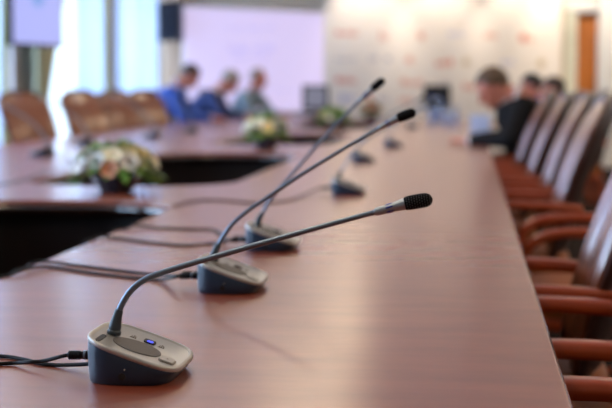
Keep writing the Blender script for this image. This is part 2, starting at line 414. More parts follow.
q = [at(184, 7, y=21.9), at(323, 13.5, y=21.9), at(323.5, 111, y=21.9), at(184, 112.5, y=21.9)]
ps = thing('projection_screen', 'large white projection screen glowing lilac on the far wall', 'screen', ((q[0].x+q[1].x)/2, 21.9, 0))
loc = ps.location
L = [v-loc for v in q]
def slab(pts, y0, y1):
    bm = B(); a = [bm.verts.new((p.x, y0, p.z)) for p in pts]; b = [bm.verts.new((p.x, y1, p.z)) for p in pts]
    bm.faces.new(a); bm.faces.new(b[::-1])
    for k in range(4): bm.faces.new((a[k], a[(k+1) % 4], b[(k+1) % 4], b[k]))
    return bm
obj('screen_surface', slab(L, 0.0, 0.03), M['screen'], ps, smooth=False)
cen = sum(L, Vector())/4
Lf = [cen+(p-cen)*1.03 for p in L]
obj('screen_border', slab(Lf, 0.012, 0.05), M['white'], ps, smooth=False)
def textline(bm, px, py, wpx, hpx, n):
    p = at(px, py, y=21.9)-loc; s = 21.8/FPX; W = wpx*s; Hh = hpx*s
    for k in range(n):
        hh = Hh*(1.0 if k % 5 in (0, 3) else 0.68); m = k*3
        if k % 6 == 5: continue
        x0 = p.x-W/2+W*k/n; x1 = x0+W/n*0.8; st = W/n*0.22
        box(bm, x0, x0+st, -0.003, 0.001, p.z-Hh/2, p.z-Hh/2+hh); box(bm, x1-st, x1, -0.003, 0.001, p.z-Hh/2, p.z-Hh/2+Hh*0.68)
        box(bm, x0+st, x1-st, -0.003, 0.001, p.z-Hh/2+Hh*0.55*(k % 2), p.z-Hh/2+Hh*(0.12+0.55*(k % 2)))
for args in ((252, 48, 48, 8, 11), (252, 57, 40, 4, 12), (252, 28, 50, 3, 16), (285, 90, 22, 2, 8)):
    bm = B(); textline(bm, *args); obj('projected_text', bm, M['screen_text'], ps, smooth=False)

sp = thing('loudspeaker', 'black loudspeaker box hanging high at the left of the projection screen', 'loudspeaker', tuple(at(171, 41.5, y=21.6)))
obj('cabinet', box(B(), -0.17, 0.17, -0.14, 0.13, 0, 0.60, 0.012), M['black_plastic'], sp)
obj('grille', box(B(), -0.155, 0.155, -0.152, -0.138, 0.02, 0.58, 0.006), M['speaker_cloth'], sp)
bm = B(); box(bm, -0.05, 0.05, 0.13, 0.352, 0.2, 0.36, 0.004); obj('bracket', bm, M['black_plastic'], sp)

tvp = at(36.5, 46, x=XL+0.42)
tv = thing('wall_television', 'wall-mounted television with a lilac picture, beside the windows', 'television', tuple(tvp), 0)
tv.rotation_euler = (0, 0, math.radians(-14)+PI/2)
# local: x along the screen width, -y towards the room
obj('casing', box(B(), -0.51, 0.51, -0.02, 0.03, -0.01, 0.74, 0.01), M['black_plastic'], tv)
obj('picture', box(B(), -0.47, 0.485, -0.0235, -0.019, 0.02, 0.71), M['tv'], tv, smooth=False)
obj('emblem', lathe(B(), [(0.07, 0), (0.13, 0.0), (0.13, 0.002), (0.07, 0.002)], 28, Matrix.Translation((0.0, -0.0235, 0.52)) @ Matrix.Rotation(PI/2, 4, 'X')), M['tv_logo'], tv)
obj('wall_arm', box(B(), -0.12, 0.12, 0.03, 0.30, 0.25, 0.45, 0.01), M['black_plastic'], tv)

# ------------------------------------------------------------------ conference table
TX0, TX1, TY0, TY1 = -3.22, 0.132, -0.9, 18.6
OX0, OX1 = -1.87, -0.975
OPEN = [(0.6, 4.98), (5.72, 8.75), (9.9, 12.5), (13.8, 17.4)]
def rrect(x0, x1, y0, y1, r, n=12, off=0.0):
    x0 -= off; x1 += off; y0 -= off; y1 += off; r += off
    pts = []
    for cx, cy, a0 in ((x1-r, y1-r, 0), (x0+r, y1-r, 90), (x0+r, y0+r, 180), (x1-r, y0+r, 270)):
        for k in range(n+1):
            a = math.radians(a0+90*k/n); pts.append((cx+r*math.cos(a), cy+r*math.sin(a)))
    return pts
table = thing('conference_table', 'long ladder-shaped mahogany conference table with rounded openings', 'table', (0, 0, 0))
cu = bpy.data.curves.new('tabletop', 'CURVE'); cu.dimensions = '2D'; cu.fill_mode = 'BOTH'
for pts in [rrect(TX0, TX1, TY0, TY1, 0.06)] + [rrect(OX0, OX1, a, b, 0.34, 16) for a, b in OPEN]:
    s = cu.splines.new('POLY'); s.points.add(len(pts)-1); s.use_cyclic_u = True
    for p, c in zip(s.points, pts): p.co = (*c, 0, 1)
cu.extrude = 0.005; cu.bevel_depth = 0.004; cu.bevel_resolution = 3; cu.offset = -0.004
co = bpy.data.objects.new('t', cu); C.objects.link(co); bpy.context.view_layer.update()
me = bpy.data.meshes.new_from_object(co.evaluated_get(bpy.context.evaluated_depsgraph_get())); bpy.data.objects.remove(co)
me.name = 'tabletop'; me.materials.clear(); me.materials.append(M['table'])
tt = bpy.data.objects.new('tabletop', me); C.objects.link(tt); tt.parent = table; tt.location = (0, 0, TOP-0.009)
def ring_wall(pts_in, pts_out, z0, z1):
    bm = B(); n = len(pts_in)
    v = [[bm.verts.new((*p, z)) for p in P] for P, z in ((pts_in, z0), (pts_in, z1), (pts_out, z1), (pts_out, z0))]
    for a, b in zip(v, v[1:]+v[:1]):
        for k in range(n): bm.faces.new((a[k], a[(k+1) % n], b[(k+1) % n], b[k]))
    return bm
def nosing(x0, x1, y0, y1, r, sgn):
    prof = [(-0.0005, -0.0185), (0.006, -0.0195), (0.0095, -0.025), (0.0105, -0.033), (0.0095, -0.042), (0.005, -0.049), (-0.002, -0.052), (-0.03, -0.052), (-0.03, -0.0185)]
    bm = B(); V = [[bm.verts.new((*p, TOP+z)) for p in rrect(x0, x1, y0, y1, r, 16, sgn*o)] for o, z in prof]
    n = len(V[0])
    for u, w in zip(V, V[1:]+V[:1]):
        for k in range(n): bm.faces.new((u[k], u[(k+1) % n], w[(k+1) % n], w[k]))
    return bm
obj('edge_band', nosing(TX0, TX1, TY0, TY1, 0.06, 1), M['edge'], table, sharp=60)
for a, b in OPEN:
    obj('edge_band', nosing(OX0, OX1, a, b, .34, -1), M['edge'], table, sharp=60)
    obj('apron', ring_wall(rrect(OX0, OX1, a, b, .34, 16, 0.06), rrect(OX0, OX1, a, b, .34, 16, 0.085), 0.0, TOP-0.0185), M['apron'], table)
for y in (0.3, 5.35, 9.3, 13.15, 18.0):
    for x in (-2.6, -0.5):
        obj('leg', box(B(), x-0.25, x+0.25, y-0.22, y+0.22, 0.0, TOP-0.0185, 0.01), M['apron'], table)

# ------------------------------------------------------------------ desk microphones
def mic_height(x): return 0.0425 - 0.0215*(x/0.063)
def mic_outline(sc, inset=0.0, n=72):
    pts = []
    for k in range(n):
        a = 2*PI*k/n; c, s = math.cos(a), math.sin(a); e = 2/4.6
        x = math.copysign(abs(c)**e, c)*0.0645; y = math.copysign(abs(s)**e, s)
        # a touch narrower and rounder at the rear
        hwid = 0.085 - 0.008*max(0, -x/0.063)**2 - 0.007*max(0, x/0.063)**2
        y *= hwid
        x = x*sc - math.copysign(min(abs(x*sc), inset), x); y = y*sc - math.copysign(min(abs(y*sc), inset), y)
        pts.append((x, y))
    return pts
def mic_base(root, lit=False):
    rings = []
    for sc, f, dz, cut in ((0.955, 0, 0.0, 0.010), (0.985, 0, 0.003, 0.009), (1.005, 0.3, 0, 0.0065), (1.012, 0.6, 0, 0.003), (1.008, 0.85, -0.004, 0.001), (1.0, 1.0, -0.0065, 0)):
        rings.append([Vector((x-cut*max(0, x/0.063), y, max(0.003*(f > 0), mic_height(x)*f) + dz)) for x, y in mic_outline(sc)])
    body = obj('base_body', loft(B(), rings), M['mic_body'], root)
    # seams, the small round socket and a screw in the side wall
    bm = B(); lathe(bm, [(0.0048, 0), (0.0048, 0.004)], 16, look((0.1, -1, 0), (-0.008, -0.0835, 0.0130)))
    obj('side_socket', bm, M['dark'], body)
    bm = B(); lathe(bm, [(0.0012, 0), (0.0012, 0.0036)], 10, look((0.1, -1, 0.1), (-0.004, -0.0845, 0.0225)))
    obj('side_screw', bm, M['chrome'], body)
    z = lambda x, d: mic_height(x)+d
    rings = [[Vector((x, y, z(x, d))) for x, y in mic_outline(sc)] for sc, d in
             ((1.0, -0.0064), (1.012, -0.0050), (1.012, -0.0016), (1.0, 0.0), (0.965, 0.0006), (0.94, 0.0), (0.925, -0.0018), (0.92, -0.0020))]
    plate = obj('top_plate', loft(B(), rings), M['mic_plate'], root, sharp=50)
    def onp(bm, pts, d0, d1):
        return loft(bm, [[Vector((x, y, z(x, d0))) for x, y in pts], [Vector((x, y, z(x, d1))) for x, y in pts]])
    def ell(cx, cy, a, b, n=40, e=1.0): return [(cx+a*math.copysign(abs(math.cos(2*PI*k/n))**e, math.cos(2*PI*k/n)), cy+b*math.copysign(abs(math.sin(2*PI*k/n))**e, math.sin(2*PI*k/n))) for k in range(n)]
    obj('speaker_grille', onp(B(), ell(-0.002, -0.019, 0.033, 0.0325), -0.0022, -0.0008), M['grille'], plate)
    o = obj('light_button', onp(B(), ell(0.005, 0.031, 0.0078, 0.0095, 24, 0.4), -0.0022, 0.0002), M['dark'], plate)
    obj('lamp_window', onp(B(), ell(0.0062, 0.0275, 0.0042, 0.0048, 24, 0.5), 0.0002, 0.0007), M['blue_lamp'] if lit else M['lamp_off'], plate)
    o = obj('talk_button_frame', onp(B(), ell(0.0435, -0.034, 0.0108, 0.0140, 28, 0.32), -0.0022, -0.0012), M['mark'], plate)
    obj('talk_button', onp(B(), ell(0.0435, -0.034, 0.0094, 0.0125, 28, 0.32), -0.0012, 0.0008), M['button'], plate)
    bm = B(); lathe(bm, [(0.0017, 0), (0.0017, 0.0004)], 12, Matrix.Translation((0.0435, -0.034, z(0.0435, 0.0008))))
    obj('talk_button_dot', bm, M['mark'], plate)
    # rear slot beside the neck
    obj('rear_slot', onp(B(), ell(-0.0475, -0.040, 0.0034, 0.022, 24, 0.4), -0.0022, -0.0009), M['dark'], plate)
    # two printed symbols either side of the lamp: a head-and-mic mark and a loudness mark
    for cx in (-0.018, 0.022):
        bm = B()
        for k in range(3):
            xx = cx+(k-1)*0.0026; onp(bm, [(xx-0.0007, 0.026+0.001*k), (xx+0.0007, 0.026+0.001*k), (xx+0.0007, 0.034-0.0012*(k % 2)), (xx-0.0007, 0.034-0.0012*(k % 2))], -0.0021, -0.0014)
        onp(bm, ell(cx, 0.0372, 0.0016, 0.0016, 10), -0.0021, -0.0014)
        onp(bm, [(cx-0.0045, 0.0235), (cx+0.0045, 0.0235), (cx+0.0045, 0.0245), (cx-0.0045, 0.0245)], -0.0021, -0.0014)
        obj('printed_symbol', bm, M['mark'], plate)
def mic_neck(root, pts, detail=True):
    """pts: local points of the gooseneck from the collar to the tip of the windscreen"""
    P = smooth_path(pts, 14)
    # arc length
    ln = [0]
    for a, b in zip(P, P[1:]): ln.append(ln[-1]+(b-a).length)
    tot = ln[-1]
    def cut(s0, s1, n=None):
        o = []
        n = n or max(2, int((s1-s0)/0.006))
        for k in range(n+1):
            s = s0+(s1-s0)*k/n; i = max(i for i in range(len(ln)) if ln[i] <= s+1e-9); i = min(i, len(P)-2)
            o.append(P[i].lerp(P[i+1], min(1, (s-ln[i])/max(1e-9, ln[i+1]-ln[i]))))
        return o
    s = [0, .004, .006, .010, .012, .030, .034, .040]
    col = cut(0, 0.036, 16); prof = [0.0098, 0.0100, 0.0100, 0.0084, 0.0088, 0.0087, 0.0084, 0.0081, 0.0078, 0.0075, 0.0072, 0.0069, 0.0066, 0.0064, 0.0062, 0.0060, 0.0052]
    obj('collar', tube(B(), col, prof, 20), M['collar'], root)
    body = cut(0.034, tot-0.078)
    n = len(body)
    obj('gooseneck', tube(B(), body, [0.0044-0.0009*k/n + 0.00018*(k % 2) for k in range(n)], 12), M['neck'], root, sharp=80)
    sl = cut(tot-0.082, tot-0.026, 16)
    rs = [0.0036, 0.0056, 0.0060, 0.0060, 0.0060, 0.0060, 0.0061, 0.0062, 0.0064, 0.0067, 0.0071, 0.0076, 0.0081, 0.0085, 0.0088, 0.0089, 0.0089]
    sv = obj('capsule_sleeve', tube(B(), sl, rs, 20), M['sleeve'], root)
    bm = B()
    c0, c1 = sl[5], sl[8]; ax = (c1-c0).normalized(); side = Vector((0, -1, 0)); upv = side.cross(ax)
    for ang in (20, 75, 140, 200, 260, 320):
        dv = side*math.cos(math.radians(ang)) + upv*math.sin(math.radians(ang))
        tube(bm, [c0+dv*0.0052, c0.lerp(c1, 0.4)+dv*0.0054, c1+dv*0.0054], [0.0012, 0.0016, 0.0012], 8)
    obj('indicator_window', bm, M['blue_ring'], sv)
    fo = cut(tot-0.038, tot, 22); fr = []
    for k in range(23):
        t = k/22
        r = 0.0098
        if t < 0.22: r = 0.0086+0.0012*math.sin(t/0.22*PI/2)
        if t > 0.70: r = 0.0098*math.sqrt(max(0.03, 1-((t-0.70)/0.3)**2))
        fr.append(r)
    bm = B(); tube(bm, fo, fr, 26)
    ws = obj('windscreen', bm, M['foam'], root, sharp=80)
    if detail:
        bm = B()
        for k in range(0, 19, 2):                      # the raised weave of the windscreen
            c = fo[k+2]; ax = (fo[min(k+3, 22)]-fo[k+1]).normalized(); upv = side.cross(ax)
            for j in range(16):
                a = 2*PI*(j+0.5*((k//2) % 2))/16; dv = side*math.cos(a)+upv*math.sin(a)
                ball(bm, c+dv*(fr[k+2]-0.0002), 0.00095, 1)
        obj('windscreen_weave', bm, M['weave'], ws)
MIC_LABEL = []
def mic(px_neck, loc, rotz, label, tip=None, pix=None, detail=False, group='desk microphones on the right side of the table', lean=None):
    r = thing('desk_microphone', label, 'microphone', loc, rotz, group)
    mic_base(r, detail)
    return r
COLLAR = Vector((-0.040, 0.002, mic_height(-0.040)-0.001))
def neck_from_pixels(loc, pix):
    pts = [COLLAR.copy(), COLLAR + Vector((0.004, 0, 0.020))]
    for p in pix:
        q = at(*p, y=loc.y+COLLAR.y) - Vector(loc); q.y = COLLAR.y; pts.append(q)
    return pts
MLOC = [Vector((-0.4515, 1.957, TOP)), Vector((-0.463, 2.818, TOP)), Vector((-0.480, 3.540, TOP))]
NECKS = [[(121, 306), (131, 290.5), (146, 279), (170, 270), (205, 259.5), (270, 241), (340, 221.5), (385, 209.5), (408, 203.2), (432.5, 199)],
         [(223.5, 236), (232, 224.5), (246, 212), (265, 199), (300, 175.5), (340, 151), (375, 130.5), (397, 118.8), (416, 111.5)],
         [(264, 211), (268, 203), (277, 191), (292, 174), (312, 151), (335, 126), (355, 105.5), (370, 91), (384.5, 79)]]
ML = ['nearest desk microphone with grey top plate and a small blue lamp, in sharp focus',
      'second desk microphone from the camera, just behind the nearest one',
      'third desk microphone from the camera, its neck rising steeply to the upper right']
for k in range(3):
    r = mic(None, MLOC[k], 0, ML[k], detail=(k == 0)); r['group'] = 'desk microphones along the table'
    mic_neck(r, neck_from_pixels(MLOC[k], NECKS[k]), detail=(k == 0))
# farther units: one more neck shape, copied
far_pts = [COLLAR, COLLAR+Vector((0.004, 0, 0.02)), Vector((-0.025, 0.004, 0.09)), Vector((0.01, 0.004, 0.15)), Vector((0.08, 0.004, 0.215)), Vector((0.20, 0.004, 0.285)), Vector((0.33, 0.004, 0.35))]
proto = None
FAR = [((349, 194), 0, 'small blurred desk microphone, fourth from the camera on the right table side'),
       ((364, 162), 0, 'small blurred desk microphone, fifth from the camera on the right table side'),
       ((394, 147), 0, 'small blurred desk microphone, sixth from the camera on the right table side'),
       ((413, 128), 0, 'tiny blurred desk microphone, farthest of the row on the right table side'),
       ((42, 156), PI, 'dark desk microphone on the left table side, in front of the nearest left armchair'),
       ((83, 145), PI, 'dark desk microphone on the left table side, in front of the second left armchair'),
       ((151, 138.5), PI, 'dark desk microphone on the left table side, before the third left armchair'),
       ((190, 132.5), PI, 'dark desk microphone on the left table side, before the man in the bright blue jacket')]
for (px, py), rz, lb in FAR:
    p = tb(px, py)
    if proto is None:
        proto = mic(None, p, rz, lb); mic_neck(proto, far_pts); proto['group'] = 'desk microphones along the table'
    else:
        c = dup(proto, p, rz, lb)

# ------------------------------------------------------------------ cables
def cable(label, pts, plug=None, r=0.0027, edge=True):
    t = thing('microphone_cable', label, 'cable', tuple(pts[0]), 0, 'microphone cables')
    o0 = Vector(pts[0])
    P = [Vector(p) for p in pts]
    if edge:
        e = P[-1]
        P += [Vector((OX1-0.014, e.y-0.02, TOP-0.004)), Vector((OX1-0.024, e.y-0.03, TOP-0.05)), Vector((OX1-0.024, e.y-0.035, TOP-0.25)), Vector((OX1-0.026, e.y-0.03, TOP-0.45))]
    P = [p-o0 for p in P]
    obj('cord', tube(B(), smooth_path(P, 8), r, 8), M['cable'], t)
    if plug:
        a, b = Vector(plug[0])-o0, Vector(plug[1])-o0
        d = (b-a).normalized(); Ln = (b-a).length
        prof = [(0.0035, 0), (0.0062, 0.002)]
        for k in range(5): prof += [(0.0067, 0.003+k*0.0035), (0.0058, 0.0045+k*0.0035)]
        prof += [(0.0047, 0.0215), (0.0062, 0.0225), (0.0062, Ln-0.0015), (0.0055, Ln)]
        obj('plug', lathe(B(), prof, 16, look(d, a)), M['cable'], t)
        obj('plug_collar', lathe(B(), [(0.0065, 0.0235), (0.0068, 0.024), (0.0068, 0.0262), (0.0065, 0.0267)], 16, look(d, a)), M['neck'], t)
    return t
def tc(px, py, r=0.0030): return tb(px, py, r)
m1, m2, m3 = MLOC
def plug_at(m, dy, z): return Vector((m.x-0.106, m.y+dy, TOP+z-0.001)), Vector((m.x-0.0630, m.y+dy, TOP+z))
pA, pB = plug_at(m1, 0.0, 0.0255)
cable('black cable plugged into the nearest microphone, with a ribbed plug', [pA, pA+Vector((-0.012, 0, -0.003)), tc(43, 361, .012), tc(30, 362, .0095), tc(15, 363, .004), tc(-5, 364), tc(-60, 366)], (pA, pB), 0.0029, edge=False)
cable('second black cable of the nearest microphone, lower and crossing beneath the plugged one', [Vector((m1.x-0.063, m1.y+0.002, TOP+0.013)), tc(72, 364.8, .006), tc(55, 365), tc(40, 363.5), tc(27, 360), tc(10, 357), tc(-5, 355.5), tc(-60, 350)], None, 0.0029, edge=False)
pA, pB = plug_at(m2, -0.014, 0.0265)
cable('front black cable of the second microphone, running left to the table opening', [pA, pA+Vector((-0.012, 0, -0.003)), tc(160, 279.5, .006), tc(130, 277.5), tc(84, 271.8), tc(55, 267.5), tc(40, 266.5, .006), tc(25, 269, .010), tc(10, 275, .004)], (pA, pB), 0.0032)
pA, pB = plug_at(m2, 0.014, 0.0265)
cable('rear black cable of the second microphone, curling over the table opening edge', [pA, pA+Vector((-0.012, 0, -0.003)), tc(155, 274.5, .006), tc(115, 270), tc(75, 265), tc(55, 262.5, .006), tc(42, 261.5, .012), tc(30, 264, .008), tc(26, 267.5, .004)], (pA, pB), 0.0032)
pA, pB = plug_at(m3, -0.014, 0.0225)
cable('dark cable of the third microphone, dipping and rising towards the table opening', [pA, pA+Vector((-0.012, 0, -0.003)), tc(210, 243.5), tc(185, 245.5), tc(160, 243.5), tc(130, 240), tc(110, 237, .005), tc(100, 236, .010), tc(92, 239, .005)], (pA, pB), 0.0034)
pA, pB = plug_at(m3, 0.016, 0.0225)
cable('bluish cable behind the third microphone, running straight to the table opening', [pA, pA+Vector((-0.012, 0, -0.003)), tc(215, 230), tc(190, 229), tc(160, 228), tc(142, 225.5, .006), tc(133, 225, .010), tc(127, 228, .004)], (pA, pB), 0.0034)
p4 = tb(349, 194)
pA, pB = plug_at(p4, -0.002, 0.022)
cable('thin dark cable of the fourth microphone, lying in a long curve to the opening', [pA, pA+Vector((-0.012, 0, -0.003)), tc(290, 200), tc(258, 203), tc(232, 201), tc(205, 200), tc(187, 202, .006), tc(179, 205, .004)], (pA, pB), 0.0034)
p5 = tb(42, 156)
cable('faint dark cable on the left table side, below the nearest left microphone', [Vector((p5.x+0.056, p5.y, TOP+0.011)), tc(75, 161), tc(58, 168), tc(40, 174), tc(15, 182), tc(-20, 186)], None, edge=False)

# ------------------------------------------------------------------ flower arrangements
def rose(bm, c, r, ax):
    Mx = look(ax, c)
    for ring, (n, rr, tilt, sz) in enumerate(((5, 0.62, 0.9, 0.62), (4, 0.36, 0.45, 0.5), (3, 0.14, 0.15, 0.42))):
        for k in range(n):
            a = 2*PI*k/n + ring*0.6
            # cupped petal
            rows = []
            for j in range(4):
                row = []
                for i in range(5):
                    u = (i/4-0.5)*1.25; v = j/3
                    aa = a+u*(1.1 if ring < 2 else 1.6)
                    rad = r*(rr*0.35+rr*0.65*v + tilt*0.35*v*v)*(1-0.25*abs(u)*v)
                    z = r*(-0.25+0.95*sz*v*1.35 - 0.35*tilt*v*v*v - 0.30*u*u*v)
                    row.append(bm.verts.new(Mx @ Vector((rad*math.cos(aa), rad*math.sin(aa), z))))
                rows.append(row)
            for p, q in zip(rows, rows[1:]):
                for i in range(4): bm.faces.new((p[i], p[i+1], q[i+1], q[i]))
    return bm
def leaf(bm, p, d, ln, w):
    d = Vector(d).normalized(); s = d.cross(Vector((0, 0, 1)))
    s = s.normalized() if s.length > 0.05 else Vector((1, 0, 0))
    n = s.cross(d); p = Vector(p); L0, Lr = [], []
    for k in range(6):
        t = k/5; c = p+d*ln*t - Vector((0, 0, 1))*ln*0.35*t*t; ww = w*math.sin(PI*min(1, t*0.92+0.06))
        L0.append((bm.verts.new(c-s*ww+n*ww*0.3), bm.verts.new(c), bm.verts.new(c+s*ww+n*ww*0.3)))
    for a, b in zip(L0, L0[1:]):
        bm.faces.new((a[0], a[1], b[1], b[0])); bm.faces.new((a[1], a[2], b[2], b[1]))
def bouquet(loc, R, Hh, label, cols, seed, nfl=26, spike=None, group='flower arrangements on the table'):
    rnd = random.Random(seed)
    t = thing('flower_arrangement', label, 'flowers', (loc[0], loc[1], loc[2]+0.001), 0, group)
    obj('planter', lathe(B(), [(R*0.30, 0), (R*0.33, 0.006), (R*0.44, Hh*0.2), (R*0.50, Hh*0.33), (R*0.46, Hh*0.33), (R*0.40, Hh*0.26)], 28), M['planter'], t)
    bm = B()
    for k in range(26): # stems
        a = rnd.random()*2*PI; q = rnd.random()**0.5
        tube(bm, smooth_path([(0.25*R*math.cos(a)*q, 0.25*R*math.sin(a)*q, Hh*0.24), (0.5*R*math.cos(a)*q, 0.5*R*math.sin(a)*q, Hh*0.5), (0.8*R*math.cos(a)*q, 0.8*R*math.sin(a)*q, Hh*(0.9-0.35*q))], 3), 0.002, 5)
    obj('stems', bm, M['leaf_dark'], t)
    for m, cnt in (('leaf', 110), ('leaf_dark', 90)):
        bm = B()
        for k in range(cnt):
            a = rnd.random()*2*PI; e = rnd.random()**0.7*1.45 - 0.18
            d = Vector((math.cos(a)*math.cos(e), math.sin(a)*math.cos(e), math.sin(e)))
            p = Vector((d.x*R*0.50, d.y*R*0.50, Hh*0.38+d.z*Hh*0.42))
            leaf(bm, p, d+Vector((rnd.uniform(-.5, .5), rnd.uniform(-.5, .5), rnd.uniform(-.2, .3))), R*rnd.uniform(0.35, 0.58), R*rnd.uniform(0.07, 0.12))
        obj('foliage', bm, M[m], t)
    for k in range(nfl):
        a = k*2.39996; q = math.sqrt((k+0.5)/nfl); e = math.acos(min(1, q*0.97))
        d = Vector((math.cos(a)*math.cos(e), math.sin(a)*math.cos(e), math.sin(e)))
        p = Vector((d.x*R*0.80, d.y*R*0.80, Hh*0.42+d.z*Hh*0.48)) + Vector((rnd.uniform(-1, 1), rnd.uniform(-1, 1), rnd.uniform(-1, 1)))*R*0.06
        obj('flower', rose(B(), p, R*rnd.uniform(0.19, 0.25), d), M[cols[(k*5+rnd.randint(0, 2)) % len(cols)]], t)
    if spike:
        obj('flower_spike', tube(B(), smooth_path([(0.02, 0, Hh*0.8), (0.015, 0, Hh*1.05), (-0.02, 0, Hh*1.3), (-0.045, 0, Hh*1.55)], 5), [0.012]*4+[0.022]*8+[0.018]*3+[0.006], 8), M[spike], t)
    return t
fl = ['yellow', 'cream', 'yellow', 'cream', 'peach', 'whitep', 'yellow', 'cream']
bouquet(tuple(tb(116, 192)), 0.190, 0.185, 'low arrangement of yellow, cream and peach flowers, the one nearest the camera at left', fl, 3, 38)
bouquet(tuple(tb(266, 149)), 0.19, 0.225, 'blurred arrangement of cream and yellow flowers, in front of the man in grey', ['cream', 'whitep', 'yellow', 'cream', 'peach', 'cream'], 5)
bouquet(tuple(tb(334, 129)), 0.19, 0.20, 'blurred yellow-green flower arrangement below the left dark monitor', ['yellow', 'cream', 'yellow', 'leaf'], 8, 16)
bouquet(tuple(at(371, 119.5, z=TOP)), 0.19, 0.20, 'far pink flower arrangement with one red-orange spike, behind the third microphone head', ['pinkp', 'pinkp', 'peach'], 11, 20, 'redp')

# ------------------------------------------------------------------ armchairs (front towards +x)
def make_chair(label):
    t = thing('leather_armchair', label, 'chair', (0, 0, 0), 0, 'brown leather armchairs around the table')
    # seat cushion: a crowned slab
    rings = []
    for sc, z in ((0.96, 0.375), (1.0, 0.385), (1.0, 0.43), (0.985, 0.452), (0.94, 0.468), (0.80, 0.478), (0.5, 0.484), (0.1, 0.486)):
        rr = []
        for k in range(48):
            a = 2*PI*k/48; c, s = math.cos(a), math.sin(a)
            rr.append(Vector((0.02+math.copysign(abs(c)**0.45, c)*0.255*sc, math.copysign(abs(s)**0.45, s)*0.245*sc, z)))
        rings.append(rr)
    obj('seat', loft(B(), rings), M['seat_leather'], t)
    obj('seat_frame', box(B(), -0.22, 0.25, -0.235, 0.235, 0.33, 0.378, 0.012), M['wood'], t)
    # backrest
    def hw(v):
        w = 0.225+0.05*math.sin(min(1, v*1.25)*PI/2)
        if v > 0.78: w *= max(0.0, 1-((v-0.78)/0.2205)**3.0)**(1/3.0)
        return w
    def axis(v):      # recline with a small forward curve at the lumbar
        return Vector((-0.185-0.19*v-0.045*v*v+0.02*math.sin(PI*v), 0, 0.42+0.68*v))
    def slab_back(off0, off1, grow, pleats):
        bm = B(); nv, nu = 26, 22; F, Bk = [], []
        for j in range(nv+1):
            v = j/nv; f, b = [], []
            ax = axis(v)
            for i in range(nu+1):
                u = i/nu*2-1
                w = hw(min(v, 0.998))+grow; yy = u*w
                edge = 1-abs(u)**4; ev = 1-abs(2*v-1)**8
                bow = 0.045*u*u
                th = (0.25+0.75*edge)*(0.3+0.7*ev)
                pl = 0.004*math.cos(u*PI*5)*ev*edge*(1-v) if pleats else 0
                zt = grow*(1 if v > 0.9 else 0)*((v-0.9)/0.1 if v > 0.9 else 0)
                f.append(bm.verts.new((ax.x+bow+off1*th+pl, yy, ax.z+zt)))
                b.append(bm.verts.new((ax.x+bow-off0*th, yy, ax.z+zt)))
            F.append(f); Bk.append(b)
        for j in range(nv):
            for i in range(nu):
                bm.faces.new((F[j][i], F[j][i+1], F[j+1][i+1], F[j+1][i])); bm.faces.new((Bk[j][i+1], Bk[j][i], Bk[j+1][i], Bk[j+1][i+1]))
            for i, s in ((0, 1), (nu, -1)):
                q = (F[j][i], F[j+1][i], Bk[j+1][i], Bk[j][i]); bm.faces.new(q[::s])
        for j in (0, nv):
            for i in range(nu): bm.faces.new((F[j][i], F[j][i+1], Bk[j][i+1], Bk[j][i]))
        return bm
    b = obj('backrest', slab_back(0.005, 0.060, 0.0, True), M['leather'], t, sharp=60)
    obj('back_shell', slab_back(0.035, 0.030, 0.024, False), M['shell'], t, sharp=60)
    # bentwood arms with their front posts
    rect = [(-0.027, -0.010), (-0.023, -0.0155), (0.023, -0.0155), (0.027, -0.010), (0.027, 0.010), (0.022, 0.0155), (-0.022, 0.0155), (-0.027, 0.010)]
    for s in (-1, 1):
        P = smooth_path([(-0.27, s*0.262, 0.655), (-0.12, s*0.272, 0.668), (0.05, s*0.275, 0.672), (0.17, s*0.272, 0.664), (0.235, s*0.268, 0.635), (0.262, s*0.265, 0.585), (0.255, s*0.258, 0.49), (0.235, s*0.25, 0.36)], 6)
        obj('armrest', tube(B(), P, 1.0, prof=rect), M['wood'], t, sharp=50)
    for x, y, sx in ((0.215, 0.215, 0.03), (0.215, -0.215, 0.03), (-0.19, 0.205, -0.07), (-0.19, -0.205, -0.07)):
        obj('leg', tube(B(), [(x, y, 0.34), (x+sx*0.4, y, 0.18), (x+sx, y, 0.0)], [0.026, 0.022, 0.016], 12), M['wood'], t)
    obj('stretcher', tube(B(), [(0.21, 0.215, 0.2), (-0.2, 0.207, 0.2)], 0.011, 8), M['wood'], t)
    obj('stretcher', tube(B(), [(0.21, -0.215, 0.2), (-0.2, -0.207, 0.2)], 0.011, 8), M['wood'], t)
    return t
RC = [(2.03, 0.18, 0, 'leather armchair nearest the camera on the right, cut by the bottom right corner'),
      (2.93, 0.17, 0, 'second leather armchair from the camera at the right table edge'),
      (3.68, 0.115, 0, 'third leather armchair on the right, its back cut by the right picture edge'),
      (5.09, 0.45, 0, 'right-hand armchair pulled out from the table, both curved arm fronts showing'),
      (6.20, 0.19, 0, 'right-hand armchair just beyond the pulled-out one'),
      (7.20, 0.19, 0, 'right-hand armchair, third counted from the man in the dark suit towards the camera'),
      (8.10, 0.15, 0, 'right-hand armchair, second counted from the man in the dark suit towards the camera'),
      (9.02, 0.11, 0, 'right-hand armchair next to the man in the dark suit, towards the camera'),
      (10.1, 0.365, 0, 'armchair that the man in the dark suit sits on')]
ch = make_chair('x')
first = True
def chair(x, y, rz, label):
    global first
    if first:
        ch.location = (x, y, 0); ch.rotation_euler = (0, 0, rz); ch['label'] = label; first = False; return ch
    return dup(ch, (x, y, 0), rz, label)
for y, x, rz, lb in RC: chair(x, y, PI+rz, lb)
